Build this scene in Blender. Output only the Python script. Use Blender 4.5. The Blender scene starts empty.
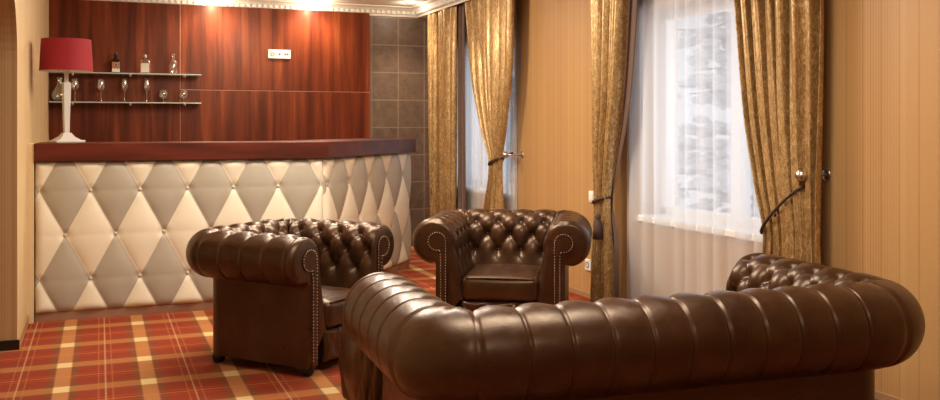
import bpy, bmesh, math, random
from mathutils import Vector, Matrix
PI = math.pi
random.seed(7)
S = bpy.context.scene
C = S.collection

# ------------------------------------------------------------------ helpers
def link(name, me, mat=None, parent=None, smooth=False):
    o = bpy.data.objects.new(name, me)
    C.objects.link(o)
    if mat is not None:
        for m in (mat if isinstance(mat, (list, tuple)) else [mat]):
            me.materials.append(m)
    if parent is not None:
        o.parent = parent
    if smooth:
        for p in me.polygons:
            p.use_smooth = True
    return o

def obj(name, bm, mat=None, parent=None, smooth=False):
    me = bpy.data.meshes.new(name)
    bmesh.ops.recalc_face_normals(bm, faces=bm.faces[:])
    bm.to_mesh(me)
    bm.free()
    return link(name, me, mat, parent, smooth)

def raw(name, vs, fs, mat=None, parent=None, smooth=False):
    me = bpy.data.meshes.new(name)
    me.from_pydata(vs, [], fs)
    me.update()
    return link(name, me, mat, parent, smooth)

def tag(o, label=None, cat=None, group=None, kind=None):
    if label: o['label'] = label
    if cat: o['category'] = cat
    if group: o['group'] = group
    if kind: o['kind'] = kind
    return o

def thing(name, label, cat, loc=(0, 0, 0), rz=0.0, group=None):
    o = bpy.data.objects.new(name, None)
    C.objects.link(o)
    o.location = loc
    o.rotation_euler = (0, 0, rz)
    o.empty_display_size = .05
    return tag(o, label, cat, group)

def struct(o):
    o['kind'] = 'structure'
    return o

def copy_tree(o, parent=None):
    c = o.copy()
    C.objects.link(c)
    if parent is not None:
        c.parent = parent
    for ch in list(o.children):
        copy_tree(ch, c)
    return c

def add_box(bm, x0, x1, y0, y1, z0, z1, bevel=0.0, seg=2):
    r = bmesh.ops.create_cube(bm, size=1.0)
    vs = r['verts']
    for v in vs:
        v.co = Vector((x0 + (v.co.x + .5) * (x1 - x0), y0 + (v.co.y + .5) * (y1 - y0), z0 + (v.co.z + .5) * (z1 - z0)))
    if bevel > 0:
        es = list({e for v in vs for e in v.link_edges})
        bmesh.ops.bevel(bm, geom=es, offset=bevel, segments=seg, profile=.5, affect='EDGES')
    return bm

def box(x0, x1, y0, y1, z0, z1, bevel=0.0, seg=2):
    return add_box(bmesh.new(), x0, x1, y0, y1, z0, z1, bevel, seg)

def add_prism(bm, pts, z0, z1):
    a = [bm.verts.new((p[0], p[1], z0)) for p in pts]
    b = [bm.verts.new((p[0], p[1], z1)) for p in pts]
    n = len(pts)
    bm.faces.new(a[::-1]); bm.faces.new(b)
    for i in range(n):
        bm.faces.new((a[i], a[(i + 1) % n], b[(i + 1) % n], b[i]))
    return bm

def add_lathe(bm, prof, cx=0, cy=0, cz=0, n=28, caps=True, axis='z'):
    rings = []
    for r, z in prof:
        ring = []
        for i in range(n):
            a = 2 * PI * i / n
            if axis == 'z':
                co = (cx + r * math.cos(a), cy + r * math.sin(a), cz + z)
            elif axis == 'y':
                co = (cx + r * math.cos(a), cy + z, cz + r * math.sin(a))
            else:
                co = (cx + z, cy + r * math.cos(a), cz + r * math.sin(a))
            ring.append(bm.verts.new(co))
        rings.append(ring)
    for k in range(len(rings) - 1):
        for i in range(n):
            bm.faces.new((rings[k][i], rings[k][(i + 1) % n], rings[k + 1][(i + 1) % n], rings[k + 1][i]))
    if caps:
        if prof[0][0] > 1e-5: bm.faces.new(rings[0][::-1])
        if prof[-1][0] > 1e-5: bm.faces.new(rings[-1])
    return bm

def lathe(prof, **k):
    return add_lathe(bmesh.new(), prof, **k)

def add_tube(bm, pts, r, n=8):
    pts = [Vector(p) for p in pts]
    rings = []
    for i, p in enumerate(pts):
        d = (pts[min(i + 1, len(pts) - 1)] - pts[max(i - 1, 0)]).normalized()
        u = d.cross(Vector((0, 0, 1)))
        if u.length < 1e-3: u = d.cross(Vector((1, 0, 0)))
        u.normalize(); w = d.cross(u)
        rr = r[i] if isinstance(r, (list, tuple)) else r
        rings.append([bm.verts.new(p + rr * (math.cos(2 * PI * k / n) * u + math.sin(2 * PI * k / n) * w)) for k in range(n)])
    for k in range(len(rings) - 1):
        for i in range(n):
            bm.faces.new((rings[k][i], rings[k][(i + 1) % n], rings[k + 1][(i + 1) % n], rings[k + 1][i]))
    bm.faces.new(rings[0][::-1]); bm.faces.new(rings[-1])
    return bm

def sm(a, b, x):
    t = max(0.0, min(1.0, (x - a) / (b - a)))
    return t * t * (3 - 2 * t)

def interp(keys, z):
    # keys sorted by z ascending: (z, values...), smooth between
    if z <= keys[0][0]: return keys[0][1:]
    for a, b in zip(keys, keys[1:]):
        if z <= b[0]:
            t = (z - a[0]) / (b[0] - a[0])
            return tuple(p + (q - p) * t for p, q in zip(a[1:], b[1:]))
    return keys[-1][1:]

# ------------------------------------------------------------------ materials
class NT:
    def __init__(self, name):
        self.m = bpy.data.materials.new(name)
        self.m.use_nodes = True
        self.t = self.m.node_tree
        self.t.nodes.clear()
        self.out = self.n('ShaderNodeOutputMaterial')
    def n(self, typ, **kw):
        nd = self.t.nodes.new(typ)
        for k, v in kw.items():
            setattr(nd, k, v)
        return nd
    def l(self, a, b):
        self.t.links.new(a, b)
    def val(self, sock, v):
        if hasattr(v, 'is_linked') or isinstance(v, bpy.types.NodeSocket): self.l(v, sock)
        else: sock.default_value = v
    def math(self, op, a, b=None, c=None):
        nd = self.n('ShaderNodeMath', operation=op)
        for i, v in enumerate((a, b, c)):
            if v is not None: self.val(nd.inputs[i], v)
        return nd.outputs[0]
    def mix(self, f, a, b):
        nd = self.n('ShaderNodeMix', data_type='RGBA')
        self.val(nd.inputs['Factor'], f)
        self.val(nd.inputs[6], a if not isinstance(a, tuple) else (*a, 1)[:4])
        self.val(nd.inputs[7], b if not isinstance(b, tuple) else (*b, 1)[:4])
        return nd.outputs[2]
    def coord(self, which='Object', scale=(1, 1, 1), loc=(0, 0, 0)):
        tc = self.n('ShaderNodeTexCoord')
        mp = self.n('ShaderNodeMapping')
        mp.inputs['Scale'].default_value = scale
        mp.inputs['Location'].default_value = loc
        self.l(tc.outputs[which], mp.inputs['Vector'])
        return mp.outputs['Vector']
    def noise(self, vec, scale, detail=4, rough=.55, dist=0.0):
        nd = self.n('ShaderNodeTexNoise')
        nd.inputs['Scale'].default_value = scale
        nd.inputs['Detail'].default_value = detail
        nd.inputs['Roughness'].default_value = rough
        nd.inputs['Distortion'].default_value = dist
        if vec is not None: self.l(vec, nd.inputs['Vector'])
        return nd.outputs['Fac']
    def ramp(self, f, stops, interp='LINEAR'):
        nd = self.n('ShaderNodeValToRGB')
        cr = nd.color_ramp
        cr.interpolation = interp
        while len(cr.elements) < len(stops): cr.elements.new(.5)
        for e, (p, c) in zip(cr.elements, stops):
            e.position = p
            e.color = (*c, 1) if len(c) == 3 else c
        self.l(f, nd.inputs[0])
        return nd.outputs[0]
    def rng(self, f, a, b, c, d):
        nd = self.n('ShaderNodeMapRange')
        self.l(f, nd.inputs[0])
        for i, v in enumerate((a, b, c, d)): nd.inputs[i + 1].default_value = v
        return nd.outputs[0]
    def bump(self, h, strength, dist=.01):
        nd = self.n('ShaderNodeBump')
        nd.inputs['Strength'].default_value = strength
        nd.inputs['Distance'].default_value = dist
        self.l(h, nd.inputs['Height'])
        return nd.outputs['Normal']
    def pbr(self, color=None, rough=.5, metal=0.0, normal=None, **kw):
        b = self.n('ShaderNodeBsdfPrincipled')
        if color is not None: self.val(b.inputs['Base Color'], (*color, 1) if isinstance(color, tuple) else color)
        self.val(b.inputs['Roughness'], rough)
        b.inputs['Metallic'].default_value = metal
        if normal is not None: self.l(normal, b.inputs['Normal'])
        for k, v in kw.items():
            self.val(b.inputs[k.replace('_', ' ')], v)
        self.l(b.outputs[0], self.out.inputs[0])
        return b

def plain(name, color, rough=.5, metal=0.0, **kw):
    t = NT(name); t.pbr(color, rough, metal, **kw); return t.m

def m_leather():
    t = NT('brown_leather')
    v = t.coord('Object')
    a = t.noise(v, 7, 5, .6, .4)
    col = t.ramp(a, [(.3, (.023, .0084, .0034)), (.55, (.039, .0146, .0058)), (.75, (.063, .0248, .0100))])
    r = t.rng(t.noise(v, 22, 4), .3, .7, .27, .40)
    h = t.math('ADD', t.math('MULTIPLY', t.noise(v, 160, 2, .5), .25), t.noise(v, 14, 3, .5, .2))
    t.pbr(col, r, normal=t.bump(h, .25, .004), Specular_IOR_Level=.62, Specular_Tint=(1, .74, .52, 1))
    return t.m

def m_wallpaper(name, base, dark, light, axis):
    t = NT(name)
    tc = t.n('ShaderNodeTexCoord'); sx = t.n('ShaderNodeSeparateXYZ')
    t.l(tc.outputs['Object'], sx.inputs[0])
    u = sx.outputs[axis]
    def stripe(period, width, off=0.0):
        f = t.math('FRACT', t.math('DIVIDE', t.math('ADD', u, 10 + off), period))
        return t.math('LESS_THAN', f, width)
    fine = stripe(.0165, .28)
    zone = t.math('MULTIPLY', t.math('ADD', t.math('SINE', t.math('MULTIPLY', u, 2 * PI / .53)), 1.0), .5)
    fine = t.math('MULTIPLY', fine, zone)
    mid = stripe(.106, .10)
    pale = stripe(.212, .16, .03)
    c = t.mix(t.math('MULTIPLY', fine, .48), base, dark)
    c = t.mix(t.math('MULTIPLY', mid, .38), c, dark)
    c = t.mix(t.math('MULTIPLY', pale, .30), c, light)
    n = t.noise(t.coord('Object', (1, 1, .2)), 60, 3)
    c = t.mix(t.math('MULTIPLY', n, .12), c, light)
    t.pbr(c, t.rng(fine, 0, 1, .42, .55), normal=t.bump(fine, .12, .002))
    return t.m

def m_wood(name, stops, rough=.3, scale=(9, 9, .55), seed=0, coat=.15):
    t = NT(name)
    v = t.coord('Object', scale, (seed * 3.1, seed * 1.7, seed))
    a = t.noise(v, 1.1, 3, .5, .5)
    v2 = t.coord('Object', tuple(s * 5 for s in scale), (seed, seed * 2.2, 0))
    b = t.noise(v2, 1.6, 6, .65, .3)
    f = t.math('ADD', t.math('MULTIPLY', a, .80), t.math('MULTIPLY', b, .20))
    col = t.ramp(f, stops)
    t.pbr(col, rough, normal=t.bump(b, .04, .002), Coat_Weight=coat, Coat_Roughness=.25, Specular_IOR_Level=.3, Specular_Tint=(1, .75, .55, 1))
    return t.m

def m_carpet():
    t = NT('tartan_carpet')
    tc = t.n('ShaderNodeTexCoord'); sx = t.n('ShaderNodeSeparateXYZ')
    wob = t.n('ShaderNodeTexNoise'); wob.inputs['Scale'].default_value = 160
    t.l(tc.outputs['Object'], wob.inputs['Vector'])
    t.l(tc.outputs['Object'], sx.inputs[0])
    X = t.math('ADD', sx.outputs[0], t.math('MULTIPLY', t.math('SUBTRACT', wob.outputs[0], .5), .006))
    Y = t.math('ADD', sx.outputs[1], t.math('MULTIPLY', t.math('SUBTRACT', wob.outputs[0], .5), .008))
    def dist(u, period, centre):
        # distance (m) to nearest repeat centre
        f = t.math('FRACT', t.math('DIVIDE', t.math('ADD', u, period * 20.5 - centre), period))
        return t.math('MULTIPLY', t.math('ABSOLUTE', t.math('SUBTRACT', f, .5)), period)
    def band(d, half, soft=.004):
        nd = t.n('ShaderNodeMapRange'); t.l(d, nd.inputs[0])
        nd.inputs[1].default_value = half - soft; nd.inputs[2].default_value = half + soft
        nd.inputs[3].default_value = 1; nd.inputs[4].default_value = 0
        return nd.outputs[0]
    px, py = .395, .487
    dX, dY = dist(X, px, -.17), dist(Y, py, 4.83)
    dXl, dYl = dist(X, px, .0275), dist(Y, py, 4.83 + py / 2)
    wX, wY = band(dX, .036), band(dY, .052)
    sX, sY = band(dX, .068, .010), band(dY, .094, .012)
    lX, lY = band(dXl, .003, .003), band(dYl, .006, .003)
    l2X, l2Y = band(t.math('ABSOLUTE', t.math('SUBTRACT', dXl, .032)), .003, .002), band(t.math('ABSOLUTE', t.math('SUBTRACT', dYl, .04)), .004, .003)
    red, orange, yel, grey = (.285, .044, .019), (.49, .205, .070), (.74, .56, .27), (.17, .075, .032)
    c = t.mix(t.math('MULTIPLY', t.noise(tc.outputs['Object'], 14, 2), .35), red, (.21, .028, .011))
    c = t.mix(t.math('MULTIPLY', sX, .50), c, grey)
    c = t.mix(t.math('MULTIPLY', sY, .42), c, grey)
    c = t.mix(t.math('MULTIPLY', t.math('MULTIPLY', sX, sY), .75), c, (.13, .085, .035))
    c = t.mix(t.math('MULTIPLY', wX, .80), c, orange)
    c = t.mix(t.math('MULTIPLY', wY, .72), c, (.46, .165, .052))
    c = t.mix(t.math('MULTIPLY', t.math('MULTIPLY', wX, wY), .85), c, yel)
    c = t.mix(t.math('MULTIPLY', l2X, .38), c, orange)
    c = t.mix(t.math('MULTIPLY', l2Y, .30), c, orange)
    c = t.mix(t.math('MULTIPLY', lX, .42), c, yel)
    c = t.mix(t.math('MULTIPLY', lY, .40), c, (.66, .30, .07))
    pile = t.noise(tc.outputs['Object'], 420, 2, .7)
    c = t.mix(t.math('MULTIPLY', pile, .30), c, t.mix(.5, c, (.03, .008, .004)))
    t.pbr(c, .95, normal=t.bump(pile, .5, .006), Sheen_Weight=0.0, Specular_IOR_Level=.1)
    return t.m

def m_tile():
    t = NT('brown_tile')
    tc = t.n('ShaderNodeTexCoord'); sx = t.n('ShaderNodeSeparateXYZ'); t.l(tc.outputs['Object'], sx.inputs[0])
    def grout(u, off, p=.287, w=.010):
        f = t.math('FRACT', t.math('DIVIDE', t.math('ADD', u, p * 20 - off), p))
        return t.math('LESS_THAN', f, w / p)
    g = t.math('MAXIMUM', grout(sx.outputs[0], 2.618), grout(sx.outputs[2], 1.527))
    n = t.noise(tc.outputs['Object'], 11, 6, .65, .8)
    cell = t.n('ShaderNodeTexWhiteNoise', noise_dimensions='2D')
    cv = t.n('ShaderNodeCombineXYZ')
    t.l(t.math('FLOOR', t.math('DIVIDE', t.math('SUBTRACT', sx.outputs[0], 2.618), .287)), cv.inputs[0])
    t.l(t.math('FLOOR', t.math('DIVIDE', t.math('SUBTRACT', sx.outputs[2], 1.527), .287)), cv.inputs[1])
    t.l(cv.outputs[0], cell.inputs['Vector'])
    c = t.ramp(n, [(.3, (.090, .056, .038)), (.7, (.180, .118, .082))])
    c = t.mix(t.math('MULTIPLY', cell.outputs['Value'], .3), c, (.18, .12, .085))
    c = t.mix(t.math('MULTIPLY', g, .8), c, (.30, .22, .15))
    t.pbr(c, .42, normal=t.bump(t.math('SUBTRACT', t.math('MULTIPLY', n, .3), g), .3, .004))
    return t.m

def m_diamond(name, p, u0, v0, vh):
    # harlequin leather: rows of diamonds alternate cream and taupe; object coords X along, Z up
    t = NT(name)
    tc = t.n('ShaderNodeTexCoord'); sx = t.n('ShaderNodeSeparateXYZ'); t.l(tc.outputs['Object'], sx.inputs[0])
    u = t.math('DIVIDE', t.math('SUBTRACT', sx.outputs[0], u0), p)
    v = t.math('DIVIDE', t.math('SUBTRACT', sx.outputs[2], v0), vh)
    P = t.math('FLOOR', t.math('ADD', u, t.math('MULTIPLY', v, .5)))
    Q = t.math('FLOOR', t.math('SUBTRACT', u, t.math('MULTIPLY', v, .5)))
    par = t.math('FLOORED_MODULO', t.math('ADD', t.math('SUBTRACT', P, Q), 40), 2.0)
    n = t.noise(tc.outputs['Object'], 9, 4)
    cream = t.mix(n, (.70, .625, .465), (.77, .695, .53))
    taupe = t.mix(n, (.36, .315, .24), (.42, .37, .285))
    c = t.mix(t.math('GREATER_THAN', par, .5), cream, taupe)
    t.pbr(c, .5, normal=t.bump(t.noise(tc.outputs['Object'], 180, 3), .06, .003))
    return t.m

def m_velvet(name, a, b, c3, rough=.40, sheen=.08):
    t = NT(name)
    n = t.noise(t.coord('Object', (1.2, 1.2, .5)), 42, 6, .72, 1.4)
    n2 = t.noise(t.coord('Object', (1, 1, .35)), 9, 3)
    sp = t.noise(t.coord('Object', (1, 1, .7)), 150, 2, .6)
    f = t.math('ADD', t.math('ADD', t.math('MULTIPLY', n, .62), t.math('MULTIPLY', n2, .14)), t.math('MULTIPLY', sp, .24))
    col = t.ramp(f, [(.38, a), (.50, b), (.62, c3)])
    t.pbr(col, t.rng(f, .38, .62, rough + .12, rough - .12), normal=t.bump(f, .28, .005),
          Sheen_Weight=sheen, Sheen_Roughness=.3, Sheen_Tint=(1, .82, .55, 1), Metallic=.45)
    return t.m

def m_sheer():
    t = NT('sheer_voile')
    v = t.coord('Object', (1, 1, 1))
    n = t.noise(v, 900, 1)
    tl = t.n('ShaderNodeBsdfTranslucent'); tl.inputs[0].default_value = (.86, .89, .94, 1)
    df = t.n('ShaderNodeBsdfDiffuse'); df.inputs[0].default_value = (.84, .85, .87, 1)
    tr = t.n('ShaderNodeBsdfTransparent'); tr.inputs[0].default_value = (1, .99, .97, 1)
    m1 = t.n('ShaderNodeMixShader'); m1.inputs[0].default_value = .5
    t.l(tl.outputs[0], m1.inputs[1]); t.l(df.outputs[0], m1.inputs[2])
    lw = t.n('ShaderNodeLayerWeight'); lw.inputs[0].default_value = .35
    f = t.math('MULTIPLY', t.rng(lw.outputs['Facing'], 0, 1, .60, .93), t.rng(n, .3, .7, .93, 1.0))
    m2 = t.n('ShaderNodeMixShader'); t.l(f, m2.inputs[0])
    t.l(tr.outputs[0], m2.inputs[1]); t.l(m1.outputs[0], m2.inputs[2])
    t.l(m2.outputs[0], t.out.inputs[0])
    return t.m

def m_glass(name, tint=(1, 1, 1), base=.05, edge=.75):
    t = NT(name)
    tr = t.n('ShaderNodeBsdfTransparent'); tr.inputs[0].default_value = (*tint, 1)
    gl = t.n('ShaderNodeBsdfGlossy'); gl.inputs['Roughness'].default_value = .09
    gl.inputs['Color'].default_value = (.95, .97, .97, 1)
    lw = t.n('ShaderNodeLayerWeight'); lw.inputs[0].default_value = .5
    f = t.rng(t.math('POWER', lw.outputs['Facing'], 1.6), 0, 1, base, edge)
    m = t.n('ShaderNodeMixShader'); t.l(f, m.inputs[0])
    t.l(tr.outputs[0], m.inputs[1]); t.l(gl.outputs[0], m.inputs[2])
    t.l(m.outputs[0], t.out.inputs[0])
    return t.m

def m_emit(name, col, s):
    t = NT(name)
    e = t.n('ShaderNodeEmission'); e.inputs[0].default_value = (*col, 1); e.inputs[1].default_value = s
    t.l(e.outputs[0], t.out.inputs[0])
    return t.m

LEATHER = m_leather()
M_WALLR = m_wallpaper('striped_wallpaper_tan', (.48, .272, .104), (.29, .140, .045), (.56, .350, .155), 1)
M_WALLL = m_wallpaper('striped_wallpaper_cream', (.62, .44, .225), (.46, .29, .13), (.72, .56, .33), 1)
M_JAMB = m_wallpaper('striped_wallpaper_jamb_shaded', (.47, .285, .130), (.30, .160, .062), (.56, .37, .19), 0)  # left wallpaper darkened: shade on the passage reveal put into the colour
MAHOG = [(.30, (.045, .0070, .0030)), (.45, (.100, .016, .0055)), (.58, (.175, .033, .010)), (.72, (.27, .066, .020))]
M_WOOD = m_wood('mahogany_panel', MAHOG, .40, coat=.05)
M_WOOD2 = m_wood('mahogany_panel_offset', MAHOG, .40, seed=2, coat=.05)
M_TOP = m_wood('mahogany_worktop', [(.3, (.030, .006, .004)), (.55, (.085, .014, .008)), (.75, (.15, .028, .014))], .45, (.8, 6, 6), 1, .0)
M_PLINTH = m_wood('plinth_wood', [(.3, (.22, .11, .065)), (.7, (.34, .19, .12))], .2, (.8, 6, 6), 3, .3)
M_CARPET = m_carpet()
M_TILE = m_tile()
M_BORDER = plain('tile_border', (.17, .105, .065), .4)
M_CEIL = plain('ceiling_paint', (.84, .77, .64), .8)
M_CORN = plain('cornice_plaster', (.80, .74, .64), .6)
M_WHITE = plain('white_plastic', (.82, .80, .75), .35)
M_DARKPL = plain('dark_plastic', (.03, .03, .03), .4)
M_FRAME = plain('white_window_frame', (.80, .80, .79), .35)
M_BLACKW = plain('black_baseboard', (.012, .008, .006), .35)
M_TANB = plain('tan_baseboard', (.36, .21, .095), .45)
M_CREAMBTN = plain('cream_button', (.52, .43, .33), .5)
M_LBTN = plain('leather_button', (.035, .014, .007), .35)
M_BRASS = plain('antique_brass', (.42, .33, .22), .38, 1.0)
M_STEEL = plain('brushed_steel', (.62, .58, .52), .28, 1.0)
M_FOOT = plain('dark_foot_wood', (.012, .007, .005), .4)
M_GOLD = m_velvet('gold_crushed_velvet', (.21, .112, .034), (.40, .240, .088), (.72, .51, .25))
M_LINING = plain('brown_lining', (.105, .048, .028), .75, Sheen_Weight=.3)
M_TIE = plain('dark_tie_rope', (.055, .026, .014), .7)
M_SHEER = m_sheer()
M_PANE = m_glass('window_pane', (.97, .98, 1.0), .008, .04)
M_GLASS = m_glass('clear_glass', (.98, .98, .98), .17, 1.0)
M_SHELF = m_glass('shelf_glass', (.80, .90, .86), .25, .9)
M_SHELFE = plain('shelf_glass_edge', (.50, .58, .54), .2)
M_SHADE = plain('red_shade_fabric', (.25, .005, .010), .8)
M_SHADEIN = plain('white_shade_lining', (.80, .76, .70), .8)
M_LAMPB = plain('silver_white_lamp', (.52, .49, .45), .35)
M_BLKGL = plain('dark_bottle_glass', (.010, .012, .008), .12)
M_LABO = plain('orange_label', (.55, .16, .06), .6)
M_LABC = plain('cream_label', (.72, .66, .54), .6)
M_LABD = plain('dark_emblem', (.05, .035, .02), .6)
M_BARK = plain('bark', (.11, .10, .105), .9)
M_SNOW = plain('snowy_needles', (.66, .70, .76), .9)

# ------------------------------------------------------------------ room
XL, XR, YB, YF, ZC = -.43, 3.32, 9.34, -1.6, 2.50
WT = .30
struct(obj('floor', box(XL - 1.2, XR + WT, YF - .1, YB + .1, -.10, 0), M_CARPET))
struct(obj('ceiling', box(XL - 1.2, XR + WT, YF - .1, YB + .1, ZC, ZC + .10), M_CEIL))
struct(obj('wall_back', box(XL - .3, XR + WT, YB, YB + .15, 0, ZC), M_TILE))
struct(obj('wall_front', box(XL - 1.2, XR + WT, YF - .15, YF, 0, ZC), M_WALLL))

def wall_with_holes(name, x0, x1, ya, yb, z0, z1, holes, mat):
    bm = bmesh.new()
    ys = sorted({ya, yb, *[h[0] for h in holes], *[h[1] for h in holes]})
    for a, b in zip(ys, ys[1:]):
        hs = [h for h in holes if h[0] <= a and h[1] >= b]
        if not hs:
            add_box(bm, x0, x1, a, b, z0, z1)
        else:
            add_box(bm, x0, x1, a, b, z0, hs[0][2]); add_box(bm, x0, x1, a, b, hs[0][3], z1)
    return struct(obj(name, bm, mat))
WIN = [(3.84, 5.30, .66, 2.02), (7.30, 8.75, .66, 2.02)]
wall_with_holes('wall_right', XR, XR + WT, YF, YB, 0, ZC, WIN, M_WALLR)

# left wall: profile polygon in (y,z) with an arched passage, extruded along x
def left_wall():
    r, ytop, yb0, yb1 = .36, 1.99, 4.30, 5.80
    pts = [(YF, 0), (yb0, 0), (yb0, ytop - r)]
    for i in range(1, 13):
        a = PI - i / 12 * PI / 2
        pts.append((yb0 + r + r * math.cos(a), ytop - r + r * math.sin(a)))
    for i in range(0, 13):
        a = PI / 2 - i / 12 * PI / 2
        pts.append((yb1 - r + r * math.cos(a), ytop - r + r * math.sin(a)))
    pts += [(yb1, 0), (YB, 0), (YB, ZC), (YF, ZC)]
    bm = bmesh.new()
    a = [bm.verts.new((XL, p[0], p[1])) for p in pts]
    b = [bm.verts.new((XL - .30, p[0], p[1])) for p in pts]
    f1 = bm.faces.new(a); f2 = bm.faces.new(b[::-1])
    n = len(pts)
    side = []
    for i in range(n):
        side.append(bm.faces.new((a[i], b[i], b[(i + 1) % n], a[(i + 1) % n])))
    bmesh.ops.recalc_face_normals(bm, faces=bm.faces[:])
    for f in side: f.material_index = 1
    bmesh.ops.triangulate(bm, faces=[f1, f2])
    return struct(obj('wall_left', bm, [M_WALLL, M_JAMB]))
left_wall()
struct(obj('wall_passage', box(XL - 1.2, XL - 1.1, YF, YB, 0, ZC), M_JAMB))

# skirting boards
struct(obj('baseboard_jamb', box(XL - .30, XL + .012, 5.785, 5.80 + .0, .0, .055), M_BLACKW))
struct(obj('trim_10', box(XL, -.389, 6.53, 7.08, 0, 1.144), M_WALLL))
struct(obj('baseboard_left', box(XL, XL + .012, 5.80, 6.57, 0, .055), M_TANB))
struct(obj('baseboard_right', box(XR - .012, XR, YF, YB, 0, .04, .003), M_TANB))

# wood wall panels (raised a little over the tiled wall)
PX = 2.593
struct(obj('trim_1', box(XL, .716, YB - .022, YB, 0, 2.46, .0015, 1), M_WOOD))
struct(obj('trim_2', box(.722, PX, YB - .022, YB, 1.612, 2.46, .0015, 1), M_WOOD))
struct(obj('trim_3', box(.722, PX, YB - .022, YB, 0, 1.606, .0015, 1), M_WOOD2))
M_JOINT = plain('panel_joint_metal', (.42, .20, .12), .35)
bm = box(.715, .723, YB - .020, YB, 0, 2.46); add_box(bm, .722, PX, YB - .020, YB, 1.605, 1.613)
struct(obj('trim_4', bm, M_JOINT))
struct(obj('trim_5', box(PX, PX + .016, YB - .010, YB, 0, 2.46), M_BORDER))

# cornice: moulded profile with dentils
def cornice(name, p0, p1, inward, z1, drop, out, pitch=.055):
    p0, p1, n = Vector(p0), Vector(p1), Vector(inward)
    d = (p1 - p0); L = d.length; d.normalize()
    prof = [(0, -drop), (.012, -drop), (.016, -drop * .80), (.030, -drop * .76), (.034, -drop * .5), (.05, -drop * .42),
            (out * .62, -drop * .22), (out * .85, -drop * .14), (out * .88, -.012), (out, -.010), (out, 0), (0, 0)]
    bm = bmesh.new()
    A = [bm.verts.new((*(p0 + n * o), z1 + h)) for o, h in prof]
    B = [bm.verts.new((*(p1 + n * o), z1 + h)) for o, h in prof]
    m = len(prof)
    bm.faces.new(A); bm.faces.new(B[::-1])
    for i in range(m): bm.faces.new((A[i], B[i], B[(i + 1) % m], A[(i + 1) % m]))
    k = int(L / pitch)
    for i in range(k):
        c = p0 + d * (i + .5) * pitch
        q = [c - d * pitch * .30 + n * .030, c + d * pitch * .30 + n * .030, c + d * pitch * .30 + n * .052, c - d * pitch * .30 + n * .052]
        add_prism(bm, [(v.x, v.y) for v in q], z1 - drop * .74, z1 - drop * .44)
    return struct(obj(name, bm, M_CORN))
cornice('trim_6', (XL, YB), (XR, YB), (0, -1), ZC, .095, .13)
# curtain pelmet moulding along the window wall
bm = bmesh.new()
struct(obj('trim_7', add_box(bm, XR - .20, XR, 3.0, YB, 2.43, ZC), M_CORN))
cornice('trim_8', (XR - .20, 3.0), (XR - .20, YB - .05), (-1, 0), ZC, .10, .10, .06)
# stepped tray edge on the ceiling
bm = bmesh.new(); add_box(bm, XL, XR - .7, YB - 1.02, YB - .96, ZC - .02, ZC, .006)
add_box(bm, XR - .76, XR - .7, 4.0, YB - .96, ZC - .02, ZC, .006)
struct(obj('trim_9', bm, M_CORN))

# windows
def window(name, w, split, k):
    y0, y1, z0, z1 = w
    x = XR + .16
    r = struct(thing(name, None, None, (0, 0, 0)))
    bm = bmesh.new(); f = .065
    add_box(bm, x, x + .07, y0, y1, z0, z0 + f, .006); add_box(bm, x, x + .07, y0, y1, z1 - f, z1, .006)
    add_box(bm, x, x + .07, y0, y0 + f, z0, z1, .006); add_box(bm, x, x + .07, y1 - f, y1, z0, z1, .006)
    for s in split: add_box(bm, x - .006, x + .064, s - .05, s + .05, z0 + .01, z1 - .01, .006)
    obj('window_frame', bm, M_FRAME, r)
    obj('window_pane', box(x + .03, x + .038, y0 + .04, y1 - .04, z0 + .04, z1 - .04), M_PANE, r)
    obj('window_sill', box(XR - .03, x, y0 - .0, y1 + .0, z0 - .03, z0 + .012, .006), M_FRAME, r)
    return r
window('window_1', WIN[0], [4.50], 0)
window('window_2', WIN[1], [8.0], 1)

# ------------------------------------------------------------------ trees beyond the window
def tree(label, loc, h, seed):
    rnd = random.Random(seed)
    t = thing('tree', label, 'tree', loc)
    bm = bmesh.new(); fm = bmesh.new()
    add_tube(bm, [(0, 0, -1), (.05, .02, h * .4), (.0, .05, h)], [.16, .11, .03], 8)
    for i in range(230):
        z = h * (.05 + .93 * rnd.random()); a = rnd.random() * 2 * PI
        ln = (1 - z / h * .8) * (.9 + .9 * rnd.random())
        p0 = Vector((0, 0, z)); d = Vector((math.cos(a), math.sin(a), -.1 + .3 * rnd.random()))
        p1 = p0 + d * ln; mid = (p0 + p1) / 2 + Vector((0, 0, .08))
        add_tube(bm, [p0, mid, p1], [.025, .018, .006], 5)
        for j in range(7):
            q = p0 + (p1 - p0) * (.25 + .75 * rnd.random()) + Vector([rnd.uniform(-.14, .14) for _ in range(3)])
            s = rnd.uniform(.05, .14)
            r = bmesh.ops.create_icosphere(fm, subdivisions=1, radius=s)
            for v in r['verts']:
                v.co = Vector((v.co.x * rnd.uniform(.7, 1.5), v.co.y * rnd.uniform(.7, 1.5), v.co.z * .55)) + q
    obj('trunk', bm, M_BARK, t)
    f = obj('foliage', fm, M_SNOW, t); f['kind'] = 'stuff'
tree('snowy tree seen through the right window behind the white sheer', (7.1, 8.75, -.6), 5.2, 3)
tree('snowy tree behind the far window sheer', (8.4, 17.5, -.6), 6.0, 5)

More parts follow.
